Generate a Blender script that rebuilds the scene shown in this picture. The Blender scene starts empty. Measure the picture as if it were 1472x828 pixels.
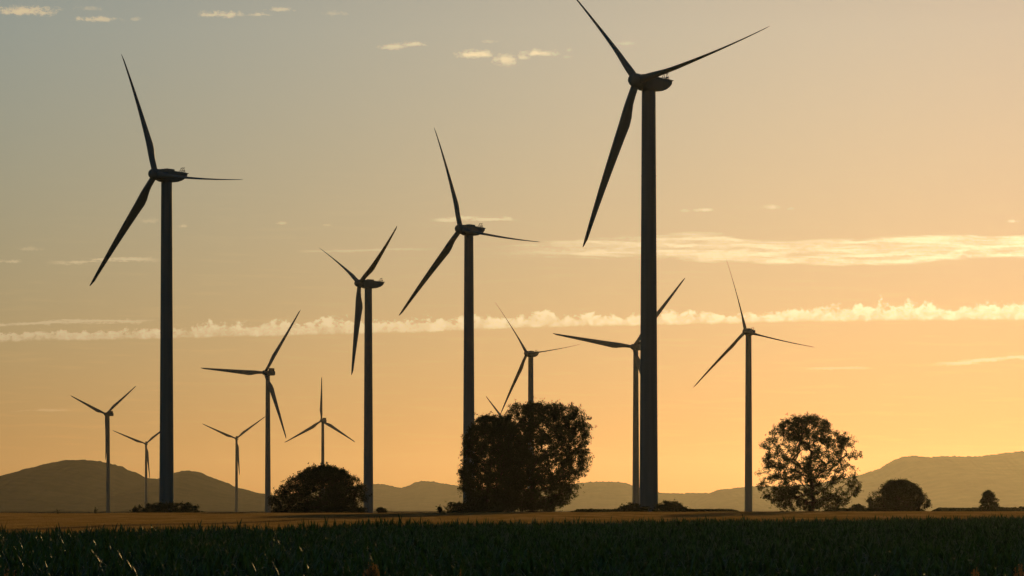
import bpy, math, random
import numpy as np
from mathutils import Vector, Matrix

SC = bpy.context.scene
COL = SC.collection
R = math.radians
PI = math.pi
# ---------------------------------------------------------------- picture geometry
W0, H0 = 1472.0, 828.0          # photograph size the measurements were taken in
LENS = 135.0
F = LENS / 36.0 * W0            # focal length in photograph pixels
CX, HY = 736.0, 733.0           # column of the view axis, row of the horizon
ZC = 4.0                        # eye height
SUN_AZ, SUN_EL = 9.9, 5.9       # sun to the right of the view axis, above the horizon


def px_x(px, Y): return (px - CX) * Y / F
def px_z(py, Y): return ZC + (HY - py) * Y / F


# ---------------------------------------------------------------- helpers
def tag(o, label=None, cat=None, group=None, kind=None):
    if label: o['label'] = label
    if cat: o['category'] = cat
    if group: o['group'] = group
    if kind: o['kind'] = kind
    return o


def empty(name, loc):
    o = bpy.data.objects.new(name, None)
    o.empty_display_size = 1.0
    COL.objects.link(o)
    o.location = loc
    return o


def raw_mesh(name, verts, faces, smooth=False):
    """faces: (n,k) array of one face size, or a list of tuples"""
    me = bpy.data.meshes.new(name)
    verts = np.asarray(verts, dtype=np.float32)
    if isinstance(faces, np.ndarray):
        n, k = faces.shape
        me.vertices.add(len(verts)); me.vertices.foreach_set('co', verts.ravel())
        me.loops.add(n * k); me.loops.foreach_set('vertex_index', faces.astype(np.int32).ravel())
        me.polygons.add(n)
        me.polygons.foreach_set('loop_start', np.arange(0, n * k, k, dtype=np.int32))
        if smooth: me.polygons.foreach_set('use_smooth', np.ones(n, dtype=bool))
        me.update(calc_edges=True)
        me.validate()
    else:
        me.from_pydata([tuple(v) for v in verts], [], faces)
        if smooth:
            for p in me.polygons: p.use_smooth = True
        me.update()
    return me


def obj(name, me, mat, parent=None):
    if mat is not None and len(me.materials) == 0: me.materials.append(mat)
    o = bpy.data.objects.new(name, me)
    COL.objects.link(o)
    if parent is not None: o.parent = parent
    return o


class MB:
    """collects pieces of one mesh"""
    def __init__(s): s.v = []; s.f = []
    def add(s, vs, fs):
        b = len(s.v); s.v += [tuple(v) for v in vs]; s.f += [tuple(i + b for i in f) for f in fs]
    def rings(s, rings, cap=True):
        n = len(rings[0]); vs = [p for r in rings for p in r]; fs = []
        for i in range(len(rings) - 1):
            for j in range(n):
                k = (j + 1) % n
                fs.append((i * n + j, i * n + k, (i + 1) * n + k, (i + 1) * n + j))
        if cap:
            fs.append(tuple(range(n))[::-1]); fs.append(tuple((len(rings) - 1) * n + j for j in range(n)))
        s.add(vs, fs)
    def tube(s, pts, rad, n=8):
        pts = [Vector(p) for p in pts]
        if not hasattr(rad, '__len__'): rad = [rad] * len(pts)
        rs = []
        for i, p in enumerate(pts):
            t = (pts[min(i + 1, len(pts) - 1)] - pts[max(i - 1, 0)]).normalized()
            a = t.cross(Vector((0.3, 1, 0.1)))
            if a.length < 1e-3: a = t.cross(Vector((1, 0, 0)))
            a.normalize(); b = t.cross(a)
            rs.append([p + rad[i] * (math.cos(q) * a + math.sin(q) * b) for q in [2 * PI * k / n for k in range(n)]])
        s.rings(rs)
    def box(s, x0, x1, y0, y1, z0, z1):
        vs = [(x, y, z) for x in (x0, x1) for y in (y0, y1) for z in (z0, z1)]
        s.add(vs, [(0, 1, 3, 2), (4, 6, 7, 5), (0, 4, 5, 1), (2, 3, 7, 6), (0, 2, 6, 4), (1, 5, 7, 3)])
    def mesh(s, name, smooth=False): return raw_mesh(name, s.v, s.f, smooth)


class NG:
    """tiny expression builder over shader nodes"""
    def __init__(s, nt): s.nt = nt
    def val(s, x, sock):
        if isinstance(x, (int, float)): sock.default_value = x
        else: s.nt.links.new(x, sock)
    def m(s, op, a, b=None, c=None, clamp=False):
        n = s.nt.nodes.new('ShaderNodeMath'); n.operation = op; n.use_clamp = clamp
        for i, q in enumerate((a, b, c)):
            if q is not None: s.val(q, n.inputs[i])
        return n.outputs[0]
    def step(s, x, lo, hi):
        n = s.nt.nodes.new('ShaderNodeMapRange'); n.interpolation_type = 'SMOOTHSTEP'
        s.val(x, n.inputs[0]); n.inputs[1].default_value = lo; n.inputs[2].default_value = hi
        return n.outputs[0]
    def lin(s, x, lo, hi, a, b):
        n = s.nt.nodes.new('ShaderNodeMapRange')
        s.val(x, n.inputs[0])
        for i, q in enumerate((lo, hi, a, b)): n.inputs[1 + i].default_value = q
        return n.outputs[0]
    def xyz(s, x, y, z=0.0):
        n = s.nt.nodes.new('ShaderNodeCombineXYZ')
        for i, q in enumerate((x, y, z)): s.val(q, n.inputs[i])
        return n.outputs[0]
    def noise(s, vec, scale, detail=4, rough=0.55, dist=0.0):
        n = s.nt.nodes.new('ShaderNodeTexNoise'); n.inputs['Scale'].default_value = scale
        n.inputs['Detail'].default_value = detail; n.inputs['Roughness'].default_value = rough
        n.inputs['Distortion'].default_value = dist
        if vec is not None: s.nt.links.new(vec, n.inputs['Vector'])
        return n.outputs[0]
    def curve(s, x, pts, lo, hi):
        """piecewise curve value over x: pts (x, y), y in lo..hi; via float curve"""
        n = s.nt.nodes.new('ShaderNodeFloatCurve')
        x0, x1 = pts[0][0], pts[-1][0]
        c = n.mapping.curves[0]
        while len(c.points) > 2: c.points.remove(c.points[-1])
        q = [((p[0] - x0) / (x1 - x0), (p[1] - lo) / (hi - lo)) for p in pts]
        c.points[0].location = q[0]; c.points[1].location = q[-1]
        for a in q[1:-1]: c.points.new(*a)
        n.mapping.update()
        s.nt.links.new(s.lin(x, x0, x1, 0, 1), n.inputs['Value'])
        return s.lin(n.outputs[0], 0, 1, lo, hi)


def new_mat(name):
    m = bpy.data.materials.new(name); m.use_nodes = True
    nt = m.node_tree
    return m, nt, nt.nodes['Principled BSDF'], NG(nt)


def ramp(nt, fac, stops):
    n = nt.nodes.new('ShaderNodeValToRGB')
    e = n.color_ramp.elements
    while len(e) < len(stops): e.new(0.5)
    for i, (p, c) in enumerate(stops): e[i].position = p; e[i].color = (*c, 1)
    nt.links.new(fac, n.inputs[0])
    return n.outputs[0]


def mat_noise(name, stops, scale, rough=0.8, detail=5, spec=0.3, coords='Object'):
    m, nt, bs, g = new_mat(name)
    tc = nt.nodes.new('ShaderNodeTexCoord')
    f = g.noise(tc.outputs[coords], scale, detail)
    nt.links.new(ramp(nt, f, stops), bs.inputs['Base Color'])
    bs.inputs['Roughness'].default_value = rough
    bs.inputs['Specular IOR Level'].default_value = spec
    return m


def mat_leaf(name, stops, scale, transl, tcol, rough=0.5, spec=0.3):
    m = mat_noise(name, stops, scale, rough, 3, spec)
    nt = m.node_tree
    tr = nt.nodes.new('ShaderNodeBsdfTranslucent'); tr.inputs[0].default_value = (*tcol, 1)
    mx = nt.nodes.new('ShaderNodeMixShader'); mx.inputs[0].default_value = transl
    nt.links.new(nt.nodes['Principled BSDF'].outputs[0], mx.inputs[1]); nt.links.new(tr.outputs[0], mx.inputs[2])
    nt.links.new(mx.outputs[0], nt.nodes['Material Output'].inputs[0])
    return m


# ---------------------------------------------------------------- materials
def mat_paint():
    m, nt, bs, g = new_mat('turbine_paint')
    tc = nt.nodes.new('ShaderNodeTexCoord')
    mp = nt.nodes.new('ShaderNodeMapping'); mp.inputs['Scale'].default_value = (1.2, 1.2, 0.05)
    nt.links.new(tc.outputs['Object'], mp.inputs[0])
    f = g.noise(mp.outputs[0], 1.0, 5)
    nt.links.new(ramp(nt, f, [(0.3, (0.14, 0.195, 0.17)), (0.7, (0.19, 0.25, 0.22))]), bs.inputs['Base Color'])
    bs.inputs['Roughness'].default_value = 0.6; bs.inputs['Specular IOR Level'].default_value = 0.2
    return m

PAINT = mat_paint()
DARKMETAL = mat_noise('dark_metal', [(0.3, (0.05, 0.05, 0.05)), (0.7, (0.09, 0.09, 0.09))], 3.0, 0.5)
BARK = mat_noise('bark', [(0.3, (0.035, 0.028, 0.02)), (0.7, (0.08, 0.065, 0.05))], 4.0, 0.9)
FOLIAGE = mat_leaf('tree_foliage', [(0.3, (0.025, 0.045, 0.015)), (0.7, (0.055, 0.085, 0.03))], 0.35, 0.07, (0.05, 0.06, 0.012), 0.7, 0.1)
HEDGE = mat_leaf('hedge_foliage', [(0.3, (0.03, 0.05, 0.015)), (0.7, (0.06, 0.09, 0.03))], 0.5, 0.07, (0.04, 0.05, 0.012), 0.7, 0.1)
CORN = mat_leaf('maize_leaf', [(0.36, (0.012, 0.038, 0.012)), (0.5, (0.036, 0.095, 0.028)), (0.64, (0.09, 0.175, 0.055))], 0.9, 0.16, (0.035, 0.10, 0.014), 0.45, 0.32)
WHEAT = mat_leaf('ripe_wheat', [(0.36, (0.14, 0.10, 0.035)), (0.5, (0.34, 0.225, 0.085)), (0.64, (0.56, 0.38, 0.15))], 0.35, 0.45, (0.44, 0.28, 0.09), 0.75, 0.15)


def world_noise(m, scale):
    """tie the mottling to the place in the field, not to the single plant patch"""
    nt = m.node_tree; gm = nt.nodes.new('ShaderNodeNewGeometry'); mp = nt.nodes.new('ShaderNodeMapping')
    mp.inputs['Scale'].default_value = scale; nt.links.new(gm.outputs['Position'], mp.inputs[0])
    nt.links.new(mp.outputs[0], [n for n in nt.nodes if n.type == 'TEX_NOISE'][0].inputs['Vector'])

world_noise(WHEAT, (0.6, 0.12, 0.6)); world_noise(CORN, (2.2, 1.2, 4.0))
STRAW = mat_leaf('dry_grass', [(0.3, (0.28, 0.18, 0.07)), (0.7, (0.42, 0.28, 0.12))], 2.0, 0.4, (0.42, 0.24, 0.07), 0.75, 0.15)
HILLMAT = mat_noise('forested_hill', [(0.35, (0.03, 0.04, 0.02)), (0.65, (0.055, 0.06, 0.03))], 0.01, 0.95, 6, 0.0)


def mat_ground():
    m, nt, bs, g = new_mat('field_ground')
    tc = nt.nodes.new('ShaderNodeTexCoord')
    a = g.noise(tc.outputs['Object'], 0.004, 4)
    b = g.noise(tc.outputs['Object'], 1.5, 6)
    f = g.m('ADD', g.m('MULTIPLY', a, 0.75), g.m('MULTIPLY', b, 0.25))
    nt.links.new(ramp(nt, f, [(0.35, (0.035, 0.04, 0.018)), (0.5, (0.06, 0.055, 0.028)), (0.65, (0.10, 0.085, 0.04))]), bs.inputs['Base Color'])
    bs.inputs['Roughness'].default_value = 1.0; bs.inputs['Specular IOR Level'].default_value = 0.0
    return m

GROUND = mat_ground()


# ---------------------------------------------------------------- terrain
GY = np.array([-3000., 0., 110., 200., 350., 550., 680., 750., 800., 900., 1200., 3000., 29000.])
GZ = np.array([-0.5, -0.1, 0.0, 0.30, 0.80, 1.75, 2.38, 2.60, 2.58, 2.45, 2.2, 1.2, 0.0])


def ground_z(x, y):
    x = np.asarray(x, float); y = np.asarray(y, float)
    z = 0.0
    for d in (-24., -12., 0., 12., 24.): z = z + np.interp(y + d, GY, GZ) / 5.0
    # the field lies a little higher towards the right
    tilt = np.clip((y - 300.) / 450., 0, 1) * np.clip(x / 100., -1.3, 1.3) * 0.15
    tilt = tilt * np.clip((2500. - y) / 1500., 0, 1)
    return z + tilt + 0.03 * np.sin(x * 0.11 + 1) * np.sin(y * 0.045)


def build_ground():
    ys = np.concatenate([np.linspace(-2500, -100, 12), np.linspace(0, 1300, 131), np.geomspace(1330, 28500, 68)])
    xs = np.concatenate([-np.geomspace(8000, 210, 25), np.linspace(-200, 200, 81), np.geomspace(210, 8000, 25)])
    X, Y = np.meshgrid(xs, ys); Z = ground_z(X, Y)
    n, k = X.shape
    idx = np.arange(n * k).reshape(n, k)
    f = np.stack([idx[:-1, :-1], idx[:-1, 1:], idx[1:, 1:], idx[1:, :-1]], -1).reshape(-1, 4)
    o = obj('ground', raw_mesh('ground', np.stack([X, Y, Z], -1).reshape(-1, 3), f, True), GROUND)
    tag(o, kind='structure')

build_ground()


# ---------------------------------------------------------------- hills
def value_noise1(x, seed, step):
    rng = np.random.default_rng(seed); t = rng.random(4096)
    q = x / step; i = np.floor(q).astype(int); f = q - i; f = f * f * (3 - 2 * f)
    return t[i % 4096] * (1 - f) + t[(i + 1) % 4096] * f


def build_hills(name, Y0, pts, seed, depth, tree_h):
    """a wooded ridge: skyline through the measured points, slopes falling towards us and away"""
    P = np.array(pts, float)
    xs = np.arange(px_x(P[0, 0], Y0), px_x(P[-1, 0], Y0), 9.0)
    top = np.interp(xs, px_x(P[:, 0], Y0), px_z(P[:, 1], Y0))
    k = np.ones(7) / 7; top = np.convolve(np.pad(top, 3, 'edge'), k, 'valid')
    vs = np.concatenate([-np.linspace(1, 0, 26) ** 1.25, np.linspace(0, 1, 8)[1:] ** 1.2])
    rng = np.random.default_rng(seed)
    rows = []
    for v in vs:
        prof = (1 - abs(v)) ** (1.15 + 0.25 * value_noise1(xs, seed + 5, 420.))
        spur = 1 + 0.35 * math.sin(min(1, abs(v)) * PI) * (value_noise1(xs + 300 * v, seed + 1, 380.) - 0.5)
        z = 0.5 + (top - 0.5) * np.clip(prof * spur, 0, 1)
        bump = (value_noise1(xs + 977 * v, seed + 2, 9.) * 0.7 + value_noise1(xs + 577 * v, seed + 3, 24.) * 0.6 - 0.6) * tree_h
        z = z + bump * np.clip(z / 30., 0, 1) + rng.normal(0, 0.12, len(xs)) * tree_h * np.clip(z / 30., 0, 1)
        rows.append(np.stack([xs, np.full_like(xs, Y0 + v * depth), z], -1))
    rows = np.array(rows); n, kk = rows.shape[:2]
    idx = np.arange(n * kk).reshape(n, kk)
    f = np.stack([idx[:-1, :-1], idx[:-1, 1:], idx[1:, 1:], idx[1:, :-1]], -1).reshape(-1, 4)
    tag(obj(name, raw_mesh(name, rows.reshape(-1, 3), f, True), HILLMAT), kind='structure')

build_hills('hills', 14000., [(-420, 728), (-300, 722), (-180, 716), (-90, 708), (0, 694), (22, 684), (50, 671), (80, 664), (100, 661), (130, 661.5), (155, 664),
                             (190, 677), (212, 688), (230, 689), (252, 679), (265, 676.5), (280, 677), (310, 688), (350, 704),
                             (380, 710), (430, 718), (480, 727), (540, 732)], 11, 3000., 6.)
build_hills('hills', 22500., [(330, 731), (400, 714), (450, 705), (500, 699), (530, 697), (545, 695.5), (560, 697), (578, 702), (592, 696), (600, 692),
                             (612, 691), (650, 697), (690, 702), (740, 704), (790, 700), (830, 695), (850, 692.5), (895, 693),
                             (920, 701), (940, 708), (965, 709), (1010, 708.5), (1060, 712), (1110, 720), (1180, 731)], 23, 3500., 6.)
build_hills('hills', 21000., [(975, 732), (988, 726), (1000, 716), (1030, 704.5), (1066, 700), (1090, 699), (1130, 700), (1180, 694), (1240, 682), (1262, 675),
                             (1280, 664), (1295, 656.5), (1310, 655), (1332, 657), (1365, 656), (1405, 656.5), (1440, 652), (1472, 648),
                             (1560, 640), (1680, 645), (1800, 668), (1950, 700), (2100, 728)], 37, 3500., 6.)


# ---------------------------------------------------------------- wind turbines
HUB_H = 100.0


def frame_uv(yaw, tilt=R(5)):
    """rotor axis (upwind), in-plane right and in-plane up for a turbine with this yaw"""
    a = Vector((-math.sin(yaw) * math.cos(tilt), -math.cos(yaw) * math.cos(tilt), math.sin(tilt)))
    h = Vector((math.cos(yaw), -math.sin(yaw), 0))
    return a, h, a.cross(h) if a.cross(h).z > 0 else h.cross(a)


def blade_mesh(name, length, cmax, root_d, hub_r, pitch):
    st = [0.0, 0.03, 0.07, 0.11, 0.15, 0.19, 0.24, 0.32, 0.42, 0.54, 0.66, 0.78, 0.88, 0.95, 0.985, 1.0]
    rings = []
    N = 18
    for s in st:
        z = hub_r + s * (length - hub_r)
        if s < 0.03: c, th, q = root_d, root_d, 0.0
        else:
            q = min(1.0, (s - 0.03) / 0.21); q = q * q * (3 - 2 * q)
            c_air = cmax * (1 - 0.79 * max(0.0, (s - 0.22) / 0.78) ** 0.85) if s > 0.22 else cmax
            if s > 0.95: c_air *= 1 - 0.72 * ((s - 0.95) / 0.05) ** 1.6
            c = root_d * (1 - q) + c_air * q
            th = root_d * (1 - q) + c_air * (0.30 - 0.14 * s) * q
        twist = -(R(13) * (1 - s) ** 2 + R(pitch))      # leading edge turned into the wind
        bend = -2.2 * s * s                         # pre-bent away from the tower
        ring = []
        for j in range(N):
            p = 2 * PI * j / N
            # x: + leading edge; the leading edge stays straight, the trailing edge bulges
            xx = 0.5 * c * math.cos(p)
            yy = 0.5 * th * math.sin(p) * (1 - 0.45 * q * (0.5 - 0.5 * math.cos(p)))
            xo = (0.5 * root_d - 0.5 * c) * q * 0.8
            xr = (xx + xo); yr = yy + bend
            ring.append((xr * math.cos(twist) - yr * math.sin(twist), xr * math.sin(twist) + yr * math.cos(twist), z))
        rings.append(ring)
    b = MB(); b.rings(rings); return b.mesh(name, True)


def sect(t, zb, zt, hw, n=20, e=0.45):
    """rounded box section of a nacelle; t runs back from the hub along +y"""
    cz, hz = 0.5 * (zb + zt), 0.5 * (zt - zb); ring = []
    for j in range(n):
        p = 2 * PI * (j + 0.5) / n
        c, s_ = math.cos(p), math.sin(p)
        ring.append((hw * math.copysign(abs(c) ** e, c), t, cz + hz * math.copysign(abs(s_) ** e, s_)))
    return ring


def lathe_y(b, prof, n=24):
    b.rings([[(r * math.cos(2 * PI * j / n), t, r * math.sin(2 * PI * j / n)) for j in range(n)] for t, r in prof])


def tower_mesh(name, r0, r1, h):
    b = MB(); N = 40; rings = []
    for i in range(25):
        s = i / 24; z = -4.0 + (h + 4.0) * s
        r = r0 + (r1 - r0) * s ** 0.92
        rings.append([(r * math.cos(2 * PI * j / N), r * math.sin(2 * PI * j / N), z) for j in range(N)])
    b.rings(rings)
    for zf in (0.27 * h, 0.55 * h, 0.8 * h):          # bolted flange joints
        s = (zf + 4) / (h + 4); r = r0 + (r1 - r0) * s ** 0.92 + 0.035
        b.rings([[(r * math.cos(2 * PI * j / N), r * math.sin(2 * PI * j / N), zf + d) for j in range(N)] for d in (-0.12, 0.12)])
    me = b.mesh(name, True); return me


# the older, boat-nosed machine
OH_A, R_A = 4.4, 40.0
ME_A = {}
ME_A['tower'] = tower_mesh('tower', 2.2, 1.6, HUB_H - 1.95)
b = MB()
b.rings([sect(1.25, -1.5, 1.35, 1.35, e=0.75), sect(1.5, -1.85, 1.62, 1.65, e=0.6), sect(2.4, -2.05, 1.72, 1.72), sect(5.0, -2.07, 1.55, 1.74), sect(6.6, -2.02, 1.42, 1.74),
         sect(8.2, -1.80, 1.28, 1.70), sect(9.6, -1.35, 1.17, 1.62), sect(10.7, -0.72, 1.08, 1.52), sect(11.25, -0.15, 1.03, 1.46), sect(11.4, 0.35, 1.0, 1.4)])
ME_A['nacelle'] = b.mesh('nacelle', False)
b = MB(); b.rings([sect(4.0, 1.3, 1.95, 1.05), sect(6.6, 1.2, 1.86, 1.05)]); ME_A['roof_hatch'] = b.mesh('roof_hatch')
b = MB(); b.rings([sect(9.0, 1.0, 1.26, 1.52), sect(11.95, 0.80, 1.0, 1.40)]); ME_A['rear_spoiler'] = b.mesh('rear_spoiler')
b = MB()
for sx in (-0.62, 0.62):
    b.tube([(sx, 9.9, 1.1), (sx * 0.75, 10.55, 2.5)], 0.055, 6); b.tube([(sx, 11.25, 1.0), (sx * 0.75, 10.75, 2.5)], 0.055, 6)
    b.tube([(sx * 0.75, 10.4, 2.5), (sx * 0.75, 11.1, 2.52)], 0.06, 6)
    b.tube([(sx * 0.9, 10.2, 1.75), (sx * 0.9, 11.3, 1.75)], 0.045, 6)
    b.tube([(sx * 0.75, 11.0, 2.5), (sx * 0.75, 11.0, 2.78)], 0.05, 6)
b.tube([(-0.6, 10.62, 2.5), (0.6, 10.62, 2.5)], 0.06, 6); b.tube([(-0.7, 9.6, 1.15), (-0.7, 9.6, 1.55), (0.7, 9.6, 1.55), (0.7, 9.6, 1.15)], 0.045, 6)
b.box(-0.16, 0.16, 11.1, 11.4, 1.5, 1.85)
ME_A['sensor_mast'] = b.mesh('sensor_mast')
b = MB(); lathe_y(b, [(-2.25, 0.35), (-2.15, 0.8), (-1.8, 1.2), (-1.2, 1.5), (-0.4, 1.66), (0.6, 1.68), (1.3, 1.6)]); ME_A['hub'] = b.mesh('hub', True)
ME_A['blade'] = blade_mesh('blade', R_A, 3.5, 1.75, 1.1, 73)
# the newer, longer-bladed machine with a boxy nacelle
OH_B, R_B = 4.0, 50.0
ME_B = {}
ME_B['tower'] = tower_mesh('tower', 2.2, 1.5, HUB_H - 1.75)
b = MB(); b.rings([sect(1.2, -1.4, 1.3, 1.3, e=0.8), sect(1.6, -1.8, 1.65, 1.7, e=0.5), sect(4, -1.9, 1.7, 1.8, e=0.3), sect(10.3, -1.75, 1.6, 1.8, e=0.3), sect(11.0, -1.4, 1.5, 1.7, e=0.35)])
ME_B['nacelle'] = b.mesh('nacelle')
b = MB(); b.rings([sect(7.6, 1.5, 3.5, 1.7, e=0.2), sect(10.0, 1.45, 3.45, 1.7, e=0.2)]); ME_B['cooler'] = b.mesh('cooler')
b = MB(); lathe_y(b, [(-2.6, 0.3), (-2.4, 0.8), (-1.9, 1.3), (-1.1, 1.65), (0, 1.8), (0.8, 1.75), (1.3, 1.6)]); ME_B['hub'] = b.mesh('hub', True)
ME_B['blade'] = blade_mesh('blade', R_B, 3.7, 1.95, 1.2, 4)
for d in (ME_A, ME_B):
    for k, me in d.items(): me.materials.append(DARKMETAL if k in ('sensor_mast', 'cooler') else PAINT)


def build_turbine(kind, label, tower_px, hub_py, yaw_deg, phase_deg, rotor_r):
    ms, oh, rr = (ME_A, OH_A, R_A) if kind == 'A' else (ME_B, OH_B, R_B)
    Y = 3000.0
    for _ in range(60):                       # distance at which a hub 100 m up shows at this height
        gz = float(ground_z(px_x(tower_px, Y), Y))
        Y = (gz + HUB_H - ZC) * F / (HY - hub_py)
    x = px_x(tower_px, Y); gz = float(ground_z(x, Y))
    root = empty('wind_turbine', (x, Y, gz))
    tag(root, label, 'wind turbine', 'wind turbines on the plain')
    obj('tower', ms['tower'], None, root)
    yaw = R(yaw_deg)
    a, h, u = frame_uv(yaw)
    a0, h0, u0 = frame_uv(yaw, 0.0)
    hub_c = a * oh + Vector((0, 0, HUB_H - 0.35))
    # nacelle frame: +x = h, +y = back along the axis (level), +z up
    def mat(ax, right, up, c): return Matrix.Translation(c) @ Matrix((right, -ax, up)).transposed().to_4x4()
    nac = obj('nacelle', ms['nacelle'], None, root); nac.matrix_local = mat(a0, h0, Vector((0, 0, 1)), hub_c)
    for k in ('roof_hatch', 'rear_spoiler', 'sensor_mast', 'cooler'):
        if k in ms: obj(k, ms[k], None, nac)
    hb = obj('hub', ms['hub'], None, root); hb.matrix_local = mat(a, h, u, hub_c)
    for k in range(3):
        t = R(phase_deg) + k * 2 * PI / 3
        cone = R(1.2)
        d = math.cos(cone) * (math.cos(t) * u + math.sin(t) * h) + math.sin(cone) * a
        lead = -math.sin(t) * u + math.cos(t) * h          # clockwise seen from the front
        nrm = d.cross(lead)
        bl = obj('blade', ms['blade'], None, root)
        bl.matrix_local = Matrix.Translation(hub_c) @ Matrix((lead, nrm, d)).transposed().to_4x4() @ Matrix.Diagonal((1, 1, rotor_r / rr, 1))
    return root


build_turbine('A', 'largest and nearest wind turbine, one blade running out of the top of the picture', 932.5, 118.5, 40.5, -40.4, 40.0)
build_turbine('A', 'tall dark turbine at the left, rising out of a long low clump of bushes', 239.5, 252, 42.6, -21.2, 39.9)
build_turbine('A', 'dark turbine whose tower goes down behind the left one of the two big joined trees', 674, 330.5, 40.3, -17.4, 38.9)
build_turbine('A', 'turbine just right of the dark dome-shaped tree, two blades raised in a V', 529.5, 408, 59.0, -61.5, 40.2)
build_turbine('A', 'turbine beside the airy round tree at the right, one long blade pointing up', 1076, 477, 24.5, -14.1, 42.3)
build_turbine('A', 'smaller turbine rising straight out of the top of the big leafy tree', 763, 508.7, 32.9, -34, 41.1)
build_turbine('B', 'boxy turbine left of the dome-shaped tree, a blade pointing level to the left', 385, 536, 29.6, -86.2, 53)
build_turbine('B', 'turbine half hidden behind the nearest tower, a blade pointing level to the left', 914, 499, 24.2, -81, 52.3)
build_turbine('B', 'distant turbine low over the left hills, between the tall left tower and the boxy turbine', 340, 630.5, 4, -67, 50.5)
build_turbine('B', 'distant turbine standing behind the dark dome-shaped tree, one blade straight up', 464, 605, 18.9, -0.5, 48)
build_turbine('B', 'leftmost small turbine with its whole tower in front of the high left hill', 155.5, 595.5, 30.5, -66.5, 47.5)
build_turbine('B', 'small far turbine half covered by the tall left tower and the bushes at its foot', 210, 638, 4, -68.6, 52.5)
build_turbine('B', 'far turbine hidden by the big joined trees, only a thin blade tip showing', 735.5, 615, 20, -40, 49)
build_turbine('B', 'turbine beyond the left edge of the picture, only a blade tip showing', -80, 466.5, 30, 47.5, 50.0)


# ---------------------------------------------------------------- trees and bushes
def leaf_quads(rng, C, size, up_bias=0.2):
    """one small rhombic spray of leaves at each centre"""
    n = len(C)
    a = rng.normal(size=(n, 3)); a /= np.linalg.norm(a, axis=1, keepdims=True)
    b = rng.normal(size=(n, 3)); b -= a * (a * b).sum(1, keepdims=True); b /= np.linalg.norm(b, axis=1, keepdims=True)
    s = size * rng.uniform(0.55, 1.35, (n, 1))
    w = s * rng.uniform(0.35, 0.65, (n, 1))
    fold = np.cross(a, b) * s * rng.uniform(-0.25, 0.25, (n, 1))
    V = np.stack([C - a * s * 0.5, C + b * w * 0.5 + fold, C + a * s * 0.5, C - b * w * 0.5 + fold], 1).reshape(-1, 3)
    return V, np.arange(n * 4, dtype=np.int32).reshape(n, 4)


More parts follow.
